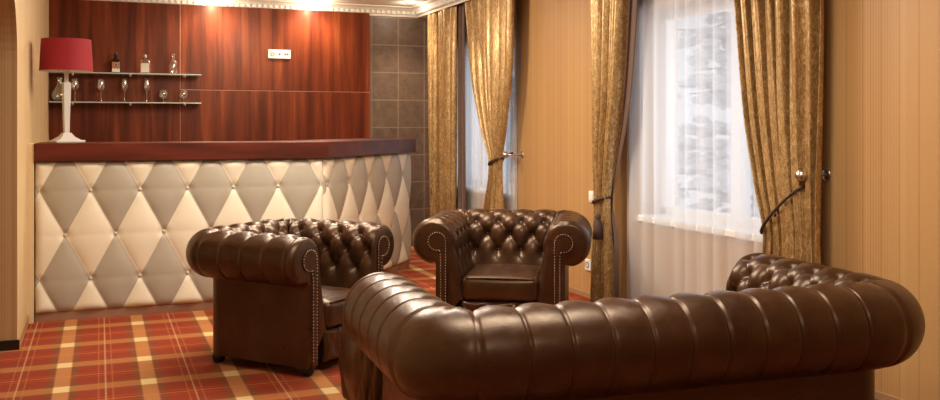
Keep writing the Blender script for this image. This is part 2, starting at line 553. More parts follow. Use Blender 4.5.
# ------------------------------------------------------------------ curtains
def pleated(name, keys, x0, folds, amp, z0, z1, mat, parent, seed, nu=160, nz=70, sharp=.9, omega=1.0):
    """keys: (z, y_left, y_right, amp multiplier); y falls from left (far) to right (near)."""
    rnd = random.Random(seed)
    ph = [rnd.uniform(-.5, .5) for _ in range(6)]
    vs, fs = [], []
    for j in range(nz + 1):
        z = z0 + (z1 - z0) * j / nz
        ya, yb, am = interp(keys, z)
        for i in range(nu + 1):
            u = i / nu
            w = u + .018 * math.sin(2 * PI * (2.3 * u + ph[0])) + .012 * math.sin(2 * PI * (5.1 * u + ph[1]))
            drift = .10 * math.sin(1.7 * z + ph[2] * 6 + 4 * u)
            a = 2 * PI * (folds * w) + drift * 2
            s = math.sin(a)
            s = math.copysign(abs(s) ** sharp, s)
            mod = .72 + .28 * math.sin(2 * PI * (1.7 * u + ph[3]) + .6 * z)
            x = x0 + amp * am * mod * s + .25 * amp * math.sin(2 * PI * folds * 2.0 * w + ph[4] * 6 + z)
            y = ya + (yb - ya) * (u + .010 * math.cos(a) * am - omega * .082 * math.sin(2 * a) / folds)
            vs.append((x, y, z))
    for j in range(nz):
        for i in range(nu):
            k = j * (nu + 1) + i
            fs.append((k, k + 1, k + nu + 2, k + nu + 1))
    o = raw(name, vs, fs, mat, parent, True)
    md = o.modifiers.new('thickness', 'SOLIDIFY'); md.thickness = .003; md.offset = 0
    return o

def smooth_keys(keys, n=24):
    # resample with catmull-rom so drape edges curve
    out = []
    for i in range(len(keys) - 1):
        p0 = keys[max(i - 1, 0)]; p1 = keys[i]; p2 = keys[i + 1]; p3 = keys[min(i + 2, len(keys) - 1)]
        for k in range(n):
            t = k / n
            z = p1[0] + (p2[0] - p1[0]) * t
            row = [z]
            for c in range(1, len(p1)):
                def slope(a, b): return (b[c] - a[c]) / (b[0] - a[0]) if b[0] != a[0] else 0
                m1 = slope(p0, p2); m2 = slope(p1, p3); dz = p2[0] - p1[0]
                h00 = 2 * t ** 3 - 3 * t ** 2 + 1; h10 = t ** 3 - 2 * t ** 2 + t; h01 = -2 * t ** 3 + 3 * t ** 2; h11 = t ** 3 - t ** 2
                row.append(h00 * p1[c] + h10 * dz * m1 + h01 * p2[c] + h11 * dz * m2)
            out.append(tuple(row))
    out.append(keys[-1])
    return out

CX = 3.17
CX4 = 3.19
TOPZ = 2.428
# far window, left drape: hangs straight
c1 = thing('curtain', 'gold velvet curtain hanging straight beside the brown tiled corner', 'curtain', (0, 0, 0), group='gold window curtains')
pleated('drape', [(0, 9.05, 8.33, 1), (TOPZ, 9.08, 8.33, 1)], CX, 6, .048, .01, TOPZ, M_GOLD, c1, 1, 240)
pleated('lining', [(0, 8.36, 8.16, 1), (TOPZ, 8.36, 8.18, 1)], CX + .035, 2, .014, .01, TOPZ, M_LINING, c1, 2, 40)
# far window, right drape: tied back
c2 = thing('curtain', 'gold velvet curtain tied back at the right of the far window', 'curtain', (0, 0, 0), group='gold window curtains')
k = smooth_keys([(0, 7.60, 7.23, .9), (.5, 7.56, 7.22, .85), (.93, 7.47, 7.24, .42), (1.25, 7.64, 7.15, .85), (1.7, 7.88, 7.04, 1), (TOPZ, 8.08, 6.99, 1)])
pleated('drape', k, CX, 7, .050, .01, TOPZ, M_GOLD, c2, 3, 280)
# near window, left drape
c3 = thing('curtain', 'gold velvet curtain tied back at the left of the near window', 'curtain', (0, 0, 0), group='gold window curtains')
k = smooth_keys([(0, 5.66, 5.40, .95), (.35, 5.64, 5.42, .85), (.74, 5.63, 5.44, .4), (1.05, 5.64, 5.38, .8), (1.45, 5.65, 5.29, 1), (TOPZ, 5.68, 5.20, 1)])
pleated('drape', k, CX, 7, .052, .01, TOPZ, M_GOLD, c3, 5, 280, 90)
k = smooth_keys([(0, 5.52, 5.36, .7), (.5, 5.52, 5.37, .7), (.74, 5.52, 5.44, .5), (1.0, 5.48, 5.35, .8), (1.45, 5.38, 5.21, 1), (TOPZ, 5.29, 5.08, 1)])
pleated('lining', k, CX + .03, 2, .014, .01, TOPZ, M_LINING, c3, 6, 50)
# near window, right drape
c4 = thing('curtain', 'gold velvet curtain tied to the wall knob at the right of the near window', 'curtain', (0, 0, 0), group='gold window curtains')
k = smooth_keys([(0, 3.93, 3.515, .9), (.45, 3.91, 3.515, .85), (.70, 3.89, 3.52, .55), (.95, 3.95, 3.52, .8), (1.3, 4.03, 3.51, .95), (1.8, 4.10, 3.50, 1), (TOPZ, 4.18, 3.50, 1)])
pleated('drape', k, CX4, 6.5, .050, .01, TOPZ, M_GOLD, c4, 8, 280, 90)

def tie_rope(pts, parent, r=.011):
    return obj('tie_back', add_tube(bmesh.new(), pts, r, 8), M_TIE, parent, True)
# tie backs ring each tied drape; two of them run on up to a wall knob
def ring(parent, cx, rx, y_far, y_near, z_far, z_near, knob=None, r=.011):
    pts = []
    yc, ry = (y_far + y_near) / 2, abs(y_far - y_near) / 2 + .012
    for i in range(33):
        a = 2 * PI * i / 32 + PI
        k = -math.cos(a)          # 1 at far end, -1 at near end
        pts.append((cx - rx * math.sin(a) * 1.0, yc + ry * k, (z_far + z_near) / 2 + (z_far - z_near) / 2 * k))
    if knob: pts = pts + [knob]
    return tie_rope(pts, parent, r)
ring(c2, CX, .042, 7.46, 7.25, .92, .985, (XR - .085, 7.16, 1.03), .013)
ring(c3, CX, .042, 5.62, 5.45, .73, .78, None, .011)
ring(c4, CX4, .054, 3.90, 3.62, .70, .96, (XR - .14, 3.60, 1.020), .008)
# dark gathered tassel below the tie of the near left drape
bm = lathe([(.004, .17), (.016, .165), (.022, .145), (.014, .13), (.028, .115), (.034, .06), (.036, .0), (.004, -.004)], cx=CX - .075, cy=5.46, cz=.50)
obj('tassel', bm, M_TIE, c3, True)

def knob(label, y, z):
    t = thing('curtain_holdback', label, 'curtain hook', (XR, y, z), group='curtain hooks')
    obj('wall_plate', lathe([(.0, -.010), (.026, -.010), (.030, -.004), (.030, 0)], axis='x'), M_STEEL, t, True)
    obj('rod', lathe([(.008, -.135), (.008, -.01)], axis='x', n=12), M_STEEL, t, True)
    obj('knob', lathe([(.0, -.185), (.016, -.182), (.027, -.172), (.030, -.160), (.027, -.148), (.014, -.140), (.008, -.134)], axis='x'), M_STEEL, t, True)
    return t
knob('steel curtain holdback knob at the near window beside the right wall', 3.595, 1.015)
knob('steel curtain holdback knob at the far window above the armchair', 7.14, 1.015)

# sheers
def sheer(label, ya, yb, folds, seed, ztop=TOPZ):
    t = pleated('sheer_curtain', [(0, ya, yb, 1.05), (ztop, ya, yb, 1)], XR - .034, folds, .014, .012, ztop, M_SHEER, None, seed, 260, 40, .9, .0)
    t.modifiers.clear()
    return tag(t, label, 'sheer curtain', 'white sheer curtains')
sheer('white sheer curtain covering the near window', 5.42, 3.72, 11, 11)
sheer('white sheer curtain covering the far window by the tiled corner', 8.62, 7.20, 11, 12)

# ------------------------------------------------------------------ wall sockets
def socket(label, x, y, z, face, w=.082, h=.082, slots=1):
    t = thing('wall_socket', label, 'socket', (x, y, z), 0 if face == 'y' else -PI / 2, 'white wall sockets')
    obj('plate', box(-w / 2, w / 2, -.014, 0, -h / 2, h / 2, .004), M_WHITE, t)
    return t
s = socket('white triple socket plate on the red wood wall above the bar', 1.665, YB - .022, 1.975, 'y', .222, .088)
for i, (nm, dx) in enumerate((('socket_hole', -.070), ('button', 0.0), ('port', .068))):
    if nm == 'socket_hole':
        bm = lathe([(.017, -.0175), (.021, -.0175), (.021, -.0135), (.017, -.0135)], axis='y', cx=dx, caps=False)
        add_lathe(bm, [(.004, -.0162), (.004, -.013)], axis='y', cx=dx - .008, n=10)
        add_lathe(bm, [(.004, -.0162), (.004, -.013)], axis='y', cx=dx + .008, n=10)
    elif nm == 'button':
        bm = lathe([(.010, -.0165), (.010, -.012)], axis='y', cx=dx, n=14)
    else:
        bm = box(dx - .020, dx - .004, -.0165, -.012, -.008, .010); add_box(bm, dx + .004, dx + .020, -.0165, -.012, -.008, .010)
    obj(nm, bm, M_DARKPL, s)
def wall_sock(label, y, z, kind):
    s = socket(label, XR, y, z, 'x')
    bm = lathe([(.017, -.0175), (.022, -.0175), (.022, -.0135), (.017, -.0135)], axis='y', caps=False) if kind else box(-.026, .026, -.021, -.012, -.026, .026, .003)
    obj('socket_ring' if kind else 'rocker', bm, M_DARKPL if kind else M_WHITE, s)
wall_sock('white switch plate on the tan wall, upper of the two by the curtain', 5.93, .745, 0)
wall_sock('white socket on the tan wall, lower of the two by the curtain', 5.985, .245, 1)

# ------------------------------------------------------------------ bar counter
bar = thing('bar_counter', 'bar counter with cream and taupe diamond tufted front and mahogany top', 'bar counter', (0, 0, 0))
P0, P1, P2 = Vector((-.383, 6.57)), Vector((1.485, 6.57)), Vector((2.575, 7.945))
ZP0, ZP1 = .055, 1.025
def tufted_panel(p0, p1, per, u0, v0, vh, label):
    d = p1 - p0; L = d.length; ang = math.atan2(d.y, d.x)
    nu, nv = int(L / .011), int((ZP1 - ZP0) / .011)
    vs, fs = [], []
    for j in range(nv + 1):
        z = ZP0 + (ZP1 - ZP0) * j / nv
        for i in range(nu + 1):
            x = L * i / nu
            u = (x - u0) / per; v = (z - v0) / vh
            a, b = u + v / 2, u - v / 2
            pil = (abs(math.sin(PI * a)) * abs(math.sin(PI * b))) ** .5
            # nearest button
            vr = round(v); best = 9
            for vv in (vr - 1, vr, vr + 1):
                if vv in (-1, 0, 1):
                    off = .5 if vv % 2 else 0
                    uu = round(u - off) + off
                    best = min(best, math.hypot((u - uu) * per, (v - vv) * vh))
            pil *= .82 + .18 * abs(math.sin(PI * v)) ** .5
            dep = .028 * pil - .016 * math.exp(-(best / .028) ** 2) + .012
            e = min(x, L - x, z - ZP0, ZP1 - z)
            dep *= math.sqrt(max(0, 1 - (1 - min(1, e / .05)) ** 2))
            vs.append((x, -dep, z))
    for j in range(nv):
        for i in range(nu):
            k = j * (nu + 1) + i
            fs.append((k, k + 1, k + nu + 2, k + nu + 1))
    # body behind the upholstery
    n0 = len(vs)
    for x in (0, L):
        for y in (.0, .05):
            for z in (ZP0, ZP1): vs.append((x, y, z))
    for q in ((0, 1, 3, 2), (4, 6, 7, 5), (2, 3, 7, 6), (0, 2, 6, 4), (1, 5, 7, 3)): fs.append(tuple(n0 + t for t in q))
    mat = m_diamond('harlequin_leather', per, u0, v0, vh)
    o = raw('front_panel', vs, fs, mat, bar, True)
    o.location = (p0.x, p0.y, 0); o.rotation_euler = (0, 0, ang)
    # buttons
    first = None
    for vv in (-1, 0, 1):
        off = .5 if vv % 2 else 0
        for kk in range(-8, 12):
            x = u0 + (kk + off) * per; z = v0 + vv * vh
            if .03 < x < L - .03:
                if first is None:
                    bm = bmesh.new(); bmesh.ops.create_uvsphere(bm, u_segments=12, v_segments=8, radius=.013)
                    for v_ in bm.verts: v_.co.y *= .6
                    first = obj('button', bm, M_CREAMBTN, o, True); b = first
                else:
                    b = first.copy(); C.objects.link(b); b.parent = o
                b.location = (x, -.002, z)
    return o
# buttons: rows at .55 (v=0), .83 and .26 (v=+-1): odd rows sit half a step over
tufted_panel(P0, P1, .3045, .3045 / 2 + .3705 - .042, .548, .287, '')
tufted_panel(P1, P2, .378, .43 - .189, .548, .287, '')
# plinth
def offset_poly(o0, depth):
    return [(P0.x, P0.y + o0), (P1.x - o0 * .45, P1.y + o0), (P2.x - o0 * .78, P2.y + o0 * .62)]
def strip(front, back, z0, z1, bevel=0):
    bm = add_prism(bmesh.new(), front + back[::-1], z0, z1)
    bmesh.ops.recalc_face_normals(bm, faces=bm.faces[:])
    if bevel: bmesh.ops.bevel(bm, geom=bm.edges[:], offset=bevel, segments=2, profile=.5, affect='EDGES')
    return bm
def off(o):   # polyline offset towards the inside (behind) by o
    d2 = (P2 - P1).normalized(); n1 = Vector((0, 1)); n2 = Vector((-d2.y, d2.x))
    bis = (n1 + n2).normalized(); k = o / bis.dot(n1)
    return [(P0.x, P0.y + o), tuple(P1 + bis * k), tuple(P2 + n2 * o)]
obj('plinth', strip(off(-.005), off(.30), 0, .0545), M_PLINTH, bar)
obj('bar_body', strip(off(.052), off(.33), .056, 1.024), M_TOP, bar)
front = off(-.05); back = off(.52)
d2 = (P2 - P1).normalized()
front[2] = tuple(Vector(front[2]) + d2 * .05); back[2] = tuple(Vector(back[2]) + d2 * .05)
front[0] = (-.388, front[0][1]); back[0] = (-.388, back[0][1])
obj('countertop', strip(front, back, 1.027, 1.145, .004), M_TOP, bar)
TOP = 1.145

# ------------------------------------------------------------------ table lamp
lamp = thing('table_lamp', 'table lamp with red drum shade standing on the bar', 'lamp', (-.21, 6.90, TOP), math.radians(20))
bm = box(-.095, .095, -.095, .095, 0, .016, .003)
def frustum(bm, a, b, z0, z1, n=4):
    lo = [bm.verts.new((sx * a, sy * a, z0)) for sx, sy in ((-1, -1), (1, -1), (1, 1), (-1, 1))]
    hi = [bm.verts.new((sx * b, sy * b, z1)) for sx, sy in ((-1, -1), (1, -1), (1, 1), (-1, 1))]
    bm.faces.new(lo[::-1]); bm.faces.new(hi)
    for i in range(4): bm.faces.new((lo[i], lo[(i + 1) % 4], hi[(i + 1) % 4], hi[i]))
frustum(bm, .075, .042, .016, .040); frustum(bm, .042, .024, .040, .066)
obj('base', bm, M_LAMPB, lamp)
bm = bmesh.new(); frustum(bm, .0155, .024, .066, .40); frustum(bm, .024, .016, .40, .412); frustum(bm, .011, .011, .412, .47)
obj('column', bm, M_LAMPB, lamp)
SH0, SH1, SR = .485, .700, .170
obj('lamp_shade', lathe([(SR, SH0), (SR - .012, SH1)], n=64, caps=False), M_SHADE, lamp, True)
obj('shade_lining', lathe([(SR - .003, SH0 + .001), (SR - .015, SH1 - .001)], n=64, caps=False), M_SHADEIN, lamp, True)
bm = lathe([(.022, .47), (.022, .53), (.016, .535)], n=16)
for a in range(3):
    add_tube(bm, [(0, 0, .53), (math.cos(a * 2.094) * (SR - .01), math.sin(a * 2.094) * (SR - .01), .56)], .003, 6)
obj('lamp_fitter', bm, M_LAMPB, lamp)
bm = bmesh.new(); bmesh.ops.create_uvsphere(bm, u_segments=16, v_segments=10, radius=.032)
b = obj('bulb', bm, M_SHADEIN, lamp, True); b.location = (0, 0, .575)

# ------------------------------------------------------------------ glass shelves, bottles, glasses
def shelf(label, z):
    t = thing('glass_shelf', label, 'shelf', (0, 0, z), group='glass shelves')
    o = obj('shelf_pane', box(XL + .01, .895, YB - .022 - .20, YB - .024, -.010, 0, .0015, 1), [M_SHELF, M_SHELFE], t)
    for p in o.data.polygons:
        if abs(p.normal.z) < .9: p.material_index = 1
    first = None
    for x in (-.226, .264, .745):
        if first is None:
            bm = lathe([(.0, -.225), (.009, -.225), (.009, -.205), (.006, -.20), (.006, -.024)], axis='y', cz=-.018, n=12, cy=YB)
            add_box(bm, -.007, .007, YB - .218, YB - .19, -.034, -.010, .002)
            first = obj('bracket', bm, M_STEEL, t, True); br = first
        else:
            br = first.copy(); C.objects.link(br); br.parent = t
        br.location = (x, 0, 0)
    return t
ZU, ZLo = 1.748, 1.480
shelf('upper glass shelf holding three bottles', ZU)
shelf('lower glass shelf holding the stemmed glasses', ZLo)
YS = YB - .115

def dedup_loft(bm, secs):
    rings = []
    for z, w, d, e in secs:
        ring = []
        for i in range(32):
            a = 2 * PI * i / 32
            c, s_ = math.cos(a), math.sin(a)
            ring.append(bm.verts.new((w * math.copysign(abs(c) ** e, c), d * math.copysign(abs(s_) ** e, s_), z)))
        rings.append(ring)
    for k in range(len(rings) - 1):
        for i in range(32):
            bm.faces.new((rings[k][i], rings[k][(i + 1) % 32], rings[k + 1][(i + 1) % 32], rings[k + 1][i]))
    bm.faces.new(rings[0][::-1]); bm.faces.new(rings[-1])
    return bm
def label_plate(w, z0, z1, y):
    return box(-w, w, y - .0015, y + .001, z0, z1)
# dark square bottle
b = thing('bottle', 'dark square liqueur bottle with orange and cream label on the upper shelf', 'bottle', (.139, YS, ZU), .05, 'bottles on the upper shelf')
obj('body', dedup_loft(bmesh.new(), [(0, .043, .03, .45), (.008, .045, .032, .4), (.105, .045, .032, .4), (.120, .040, .029, .5), (.132, .022, .020, .8), (.14, .014, .014, 1), (.165, .013, .013, 1)]), M_BLKGL, b, True)
obj('cap', lathe([(.0145, .163), (.0145, .19), (.012, .193)], n=20), M_LABD, b, True)
lb = obj('label', label_plate(.034, .044, .102, -.0335), M_LABO, b)
obj('lower_label', label_plate(.034, .010, .042, -.0335), M_LABC, b)
obj('emblem', lathe([(.0, -.0365), (.021, -.0365), (.021, -.034)], axis='y', cz=.078, n=24), M_LABD, lb)
obj('emblem_ring', lathe([(.011, -.0375), (.015, -.0375), (.015, -.036), (.011, -.036)], axis='y', cz=.078, n=24, caps=False), M_LABC, lb)
# clear bottle, white label
b = thing('bottle', 'clear flat bottle with a white label in the middle of the upper shelf', 'bottle', (.396, YS, ZU), -.05, 'bottles on the upper shelf')
obj('body', dedup_loft(bmesh.new(), [(0, .046, .03, .5), (.006, .048, .032, .45), (.112, .047, .031, .5), (.13, .036, .026, .65), (.140, .016, .016, 1), (.150, .013, .013, 1)]), M_GLASS, b, True)
obj('cap', lathe([(.010, .150), (.016, .155), (.018, .168), (.010, .182), (.0, .184)], n=20), M_STEEL, b, True)
obj('label', label_plate(.036, .012, .098, -.0335), M_LABC, b)
# clear round decanter
b = thing('bottle', 'clear round shouldered decanter at the right end of the upper shelf', 'bottle', (.648, YS, ZU), 0, 'bottles on the upper shelf')
obj('body', lathe([(.0, .004), (.036, .004), (.043, .008), (.045, .02), (.045, .10), (.040, .122), (.022, .138), (.013, .145), (.013, .158), (.017, .162)], n=32), M_GLASS, b, True)
obj('stopper', lathe([(.010, .158), (.012, .168), (.020, .176), (.021, .188), (.012, .198), (.0, .20)], n=24), M_GLASS, b, True)

def stem_glass(name, label, x, prof_bowl, stem_h, foot_r):
    t = thing(name, label, 'glass', (x, YS, ZLo), 0, 'stemmed glasses on the lower shelf')
    obj('bowl', lathe(prof_bowl, n=32, caps=False), M_GLASS, t, True)
    obj('stem', lathe([(foot_r * .22, .006), (.005, .018), (.0042, stem_h * .5), (.006, stem_h)], n=14, caps=False), M_GLASS, t, True)
    obj('foot', lathe([(.0, .0), (foot_r, .0), (foot_r, .0025), (foot_r * .3, .007), (.0, .008)], n=32, caps=False), M_GLASS, t, True)
    return t
wine = [(.004, .096), (.016, .100), (.030, .114), (.037, .135), (.0375, .155), (.034, .185), (.029, .212), (.0278, .212), (.0328, .185), (.0363, .155), (.0358, .136), (.029, .116), (.015, .102), (.0, .099)]
tulip = [(.004, .098), (.014, .103), (.026, .122), (.031, .145), (.030, .172), (.026, .200), (.0225, .222), (.0213, .222), (.0248, .2), (.0288, .172), (.0298, .146), (.025, .124), (.013, .105), (.0, .101)]
g0 = stem_glass('wine_glass', 'round wine glass on the lower shelf just right of the lamp column', -.209, wine, .097, .034)
g1 = copy_tree(g0); g1.location.x = .012; g1['label'] = 'round wine glass second from the lamp on the lower shelf'
g2 = stem_glass('wine_glass', 'narrow tulip wine glass standing below the dark bottle', .216, tulip, .099, .032)
g3 = copy_tree(g2); g3.location.x = .412; g3['label'] = 'narrow tulip wine glass standing below the white labelled bottle'
snif = [(.004, .034), (.020, .036), (.036, .048), (.044, .068), (.0435, .088), (.037, .108), (.030, .122), (.0288, .122), (.0358, .108), (.0423, .088), (.0428, .068), (.035, .05), (.019, .038), (.0, .037)]
s0 = stem_glass('brandy_glass', 'short brandy snifter left of the last glass on the lower shelf', .560, snif, .035, .032)
s1 = copy_tree(s0); s1.location.x = .740; s1['label'] = 'short brandy snifter at the right end of the lower shelf'
# big tilted balloon vase at the left end
dv = tag(obj('glass_vase', lathe([(.0, .002), (.030, .002), (.050, .010), (.068, .034), (.072, .062), (.060, .095), (.040, .125), (.026, .15), (.022, .20), (.032, .225), (.030, .225), (.020, .2), (.024, .15), (.038, .125), (.058, .095), (.069, .062), (.065, .035), (.048, .013), (.0, .008)], n=40, caps=False), M_GLASS, None, True),
         'large clear glass decanter at the left end of the lower shelf behind the lamp', 'decanter')
dv.location = (-.335, YS, ZLo)

# ------------------------------------------------------------------ chesterfield upholstery
class Chester:
    H0 = .22
    OP = -.01          # outer panel offset
    ROWH = .100
    SL = .055          # the padding thickens by this much down to the seat
    def __init__(self, W, yf, yb, r=.115, R=.130, HC=.565):
        self.R, self.HC = R, HC
        self.TA = HC - self.H0 + .085
        self.W, self.yf, self.yb, self.r = W, yf, yb, r
        self.L1 = yb - r - yf
        self.La = PI * r / 2
        self.Lb = 2 * (W - r)
        self.S = 2 * self.L1 + 2 * self.La + self.Lb
        self.m1 = self.L1 + self.La / 2
        self.m2 = self.S - self.m1
        R, HC = self.R, self.HC
        prof = []
        t = 0.0
        n = 30
        self.Lin = HC - self.H0
        for i in range(n): prof.append((self.Lin * i / n, -R - self.SL * (1 - i / n) ** 1.3, self.H0 + self.Lin * i / n, -1, 0))
        a1 = math.acos(self.OP / R)       # end angle (below): angle = -a1
        tot = PI + a1
        self.Larc = tot * R
        n = 62
        for i in range(n + 1):
            a = PI - tot * i / n
            prof.append((self.Lin + self.Larc * i / n, R * math.cos(a), HC + R * math.sin(a), math.cos(a), math.sin(a)))
        self.zend = HC + R * math.sin(-a1)
        self.tpan = self.Lin + self.Larc
        n = 12
        for i in range(1, n + 1):
            z = self.zend + (.05 - self.zend) * i / n
            prof.append((self.tpan + (self.zend - z), self.OP, z, 1, 0))
        self.prof = prof
    def path(self, s):
        W, r, yb = self.W, self.r, self.yb
        if s <= self.L1: return (-W, self.yf + s, -1, 0, None)
        s2 = s - self.L1
        if s2 <= self.La:
            a = PI - s2 / r; cx, cy = -W + r, yb - r
            return (cx + r * math.cos(a), cy + r * math.sin(a), math.cos(a), math.sin(a), 1)
        s3 = s2 - self.La
        if s3 <= self.Lb: return (-W + r + s3, yb, 0, 1, None)
        s4 = s3 - self.Lb
        if s4 <= self.La:
            a = PI / 2 - s4 / r; cx, cy = W - r, yb - r
            return (cx + r * math.cos(a), cy + r * math.sin(a), math.cos(a), math.sin(a), 1)
        return (W, yb - r - (s4 - self.La), 1, 0, None)
    def disp(self, s, t, sec):
        s0, s1, sp, base = sec
        u = (s - base) / sp
        v = (t - self.TA) / self.ROWH
        if t >= self.tpan: return 0.0
        def S(x): return abs(math.sin(PI * x))
        if v <= -2:
            pil = .75 - (.75 - S(u) ** 1.4) * (1 - sm(0, .9, -2 - v))
        elif v <= 1:
            pil = (S(u + v / 2) * S(u - v / 2)) ** .7
            pil = 1 - (1 - pil) * (1 - .62 * sm(-.4, 1, v))
        else:
            k = 1.4 - 1.12 * sm(1, 2.3, v)
            w = .38 - .16 * sm(1.0, 2.6, v)
            pil = 1 - (1 - S(u - .5) ** k) * w
        d = .023 * pil - .012
        # button dents
        vr = round(v)
        if -2 <= vr <= 1:
            offs = .5 if vr % 2 else 0
            uu = round(u - offs) + offs
            q = math.hypot((u - uu) * sp, (v - vr) * self.ROWH)
            d -= .024 * math.exp(-(q / .024) ** 2)
        if v > 1:
            e = abs((u - .5) - round(u - .5)) * sp
            d -= .0065 * math.exp(-(e / .005) ** 2) * sm(1.0, 1.5, v)
        # mitred seams
        for m in (self.m1, self.m2):
            e = abs(s - m)
            if v < 2.2: d -= .015 * math.exp(-(e / .012) ** 2) * (1 - sm(.6, 2.2, v))
        # fade near panel bottom
        d *= 1 - sm(self.tpan - .05, self.tpan, t)
        # rounded front ends
        e = min(s, self.S - s)
        if e < .045:
            x = 1 - e / .045
            d = d * (1 - x * x) - .026 * (1 - math.sqrt(max(0, 1 - x * x))) * (1 - sm(self.tpan - .02, self.tpan + .02, t) * .7)
        return d
    def pt(self, s, pr, sec, extra=0.0):
        t, o, h, no, nh = pr
        x, y, nx, ny, arc = self.path(s)
        d = self.disp(s, t, sec) + extra
        oo, hh = o + no * d, h + nh * d
        if arc and oo < -self.r * .97: oo = -self.r * .97
        return (x + nx * oo, y + ny * oo, hh)
    def sections(self, sp):
        # (s0, s1, spacing, lattice base)
        nb = max(1, round((self.m2 - self.m1) / sp)); spb = (self.m2 - self.m1) / nb
        return [(0, self.m1, sp, self.m1), (self.m1, self.m2, spb, self.m1), (self.m2, self.S, sp, self.m2)]
    def at_t(self, t):
        pr = self.prof
        for a, b in zip(pr, pr[1:]):
            if a[0] <= t <= b[0]:
                f = (t - a[0]) / (b[0] - a[0])
                return tuple(p + (q - p) * f for p, q in zip(a, b))
        return pr[-1]
    def mesh(self, name, sec, parent, step=.0085, cap=None):
        s0, s1, sp, base = sec
        n = int((s1 - s0) / step)
        ss = [s0 + (s1 - s0) * i / n for i in range(n + 1)]
        if cap == 0: ss = [0, .001, .003] + [s for s in ss if s > .006]
        if cap == 1: ss = [s for s in ss if s < self.S - .006] + [self.S - .003, self.S - .001, self.S]
        vs, fs = [], []
        m = len(self.prof)
        for s in ss:
            for pr in self.prof: vs.append(self.pt(s, pr, sec))
        for i in range(len(ss) - 1):
            for j in range(m - 1):
                k = i * m + j
                fs.append((k, k + m, k + m + 1, k + 1))
        if cap == 0: fs.append(tuple(range(0, m)))
        if cap == 1: fs.append(tuple(range((len(ss) - 1) * m + m - 1, (len(ss) - 1) * m - 1, -1)))
        o = raw(name, vs, fs, LEATHER, parent, True)
        return o
    def buttons(self, sec, parent, proto, rows=(-2, -1, 0, 1)):
        s0, s1, sp, base = sec
        for v in rows:
            offs = .5 if v % 2 else 0
            for k in range(-12, 24):
                s = base + (k + offs) * sp
                if s < s0 + .045 or s > s1 - .045: continue
                if min(s, self.S - s) < .06: continue
                pr = self.at_t(self.TA + v * self.ROWH)
                p = self.pt(s, pr, sec, .003)
                b = proto.copy() if proto.parent else proto
                if proto.parent: C.objects.link(b)
                b.parent = parent
                b.location = p
                x, y, nx, ny, arc = self.path(s)
                nrm = Vector((nx * pr[3], ny * pr[3], pr[4])).normalized()
                b.rotation_euler = nrm.to_track_quat('Z', 'Y').to_euler()

def button_proto():
    bm = bmesh.new(); bmesh.ops.create_uvsphere(bm, u_segments=12, v_segments=8, radius=.0105)
    for v in bm.verts: v.co.z *= .5
    return obj('button', bm, M_LBTN, None, True)

def facing(ch, side, parent):
    # scroll shaped arm facing with nailhead trim; side -1 left, +1 right
    W = ch.W; HC = ch.HC
    hx, hr, hz = -.018, .058, HC + .002
    iL, iR = -.076, -.036     # post edges, offset outward from arm axis
    out = [(iL, .055)]
    for i in range(8): out.append((iL, .055 + (hz - .055) * (i + 1) / 8))
    a0, a1 = PI, -PI * .62
    for i in range(1, 29):
        a = a0 + (a1 - a0) * i / 28
        out.append((hx + hr * math.cos(a), hz + hr * math.sin(a)))
    zj = hz + hr * math.sin(a1)
    out.append((iR + .002, zj - .012))
    for i in range(8): out.append((iR, (zj - .02) + (.055 - zj + .02) * (i + 1) / 8))
    y0 = ch.yf
    bm = bmesh.new()
    A = [bm.verts.new((side * (W + o), y0 + .012, h)) for o, h in out]
    B = [bm.verts.new((side * (W + o), y0 - .006, h)) for o, h in out]
    n = len(out)
    bm.faces.new(A); f2 = bm.faces.new(B[::-1])
    for i in range(n): bm.faces.new((A[i], B[i], B[(i + 1) % n], A[(i + 1) % n]))
    f = obj('arm_facing', bm, LEATHER, parent)
    # nails along the outline
    pts = [Vector(p) for p in out]
    d = 0; step = .0165; nxt = .006; first = None
    for a, b in zip(pts, pts[1:]):
        L = (b - a).length
        while nxt <= d + L:
            p = a + (b - a) * ((nxt - d) / L)
            c = Vector((-.066, min(p.y, hz)))
            if p.y > .08 and p.y < 9:
                if first is None:
                    nb = bmesh.new(); bmesh.ops.create_uvsphere(nb, u_segments=8, v_segments=6, radius=.0038)
                    first = obj('nail_head', nb, M_BRASS, f, True); q = first
                else:
                    q = first.copy(); C.objects.link(q); q.parent = f
                # keep the nails just inside the edge
                ctr = Vector((hx, hz)) if p.y > zj - .02 else Vector(((iL + iR) / 2, p.y))
                pp = p + (ctr - p).normalized() * .005
                q.location = (side * (W + pp.x), y0 - .007, pp.y)
            nxt += step
        d += L
    return f

def cushion(x0, x1, y0, y1, z0, z1, crown=.022):
    nx, ny = 26, 26
    bm = bmesh.new()
    bm = box(x0, x1, y0, y1, z0, z1)
    bmesh.ops.subdivide_edges(bm, edges=bm.edges[:], cuts=22, use_grid_fill=True)
    cx, cy, cz = (x0 + x1) / 2, (y0 + y1) / 2, (z0 + z1) / 2
    hx, hy, hz = (x1 - x0) / 2, (y1 - y0) / 2, (z1 - z0) / 2
    for v in bm.verts:
        a, b, c = (v.co.x - cx) / hx, (v.co.y - cy) / hy, (v.co.z - cz) / hz
        rr = .035
        # rounded box
        p = Vector((v.co.x - cx, v.co.y - cy, v.co.z - cz))
        q = Vector((max(-hx + rr, min(hx - rr, p.x)), max(-hy + rr, min(hy - rr, p.y)), max(-hz + rr, min(hz - rr, p.z))))
        dlt = p - q
        if dlt.length > 1e-6: p = q + dlt.normalized() * min(rr, max(abs(dlt.x), abs(dlt.y), abs(dlt.z)))
        k = (1 - a * a) * (1 - b * b)
        p.z += crown * k * (1 if c > 0 else 0) * abs(c)
        p.y += (-.012 * (1 - c * c) * (1 - a * a) if b < 0 else 0) * abs(b)
        v.co = Vector((cx, cy, cz)) + p
    return bm

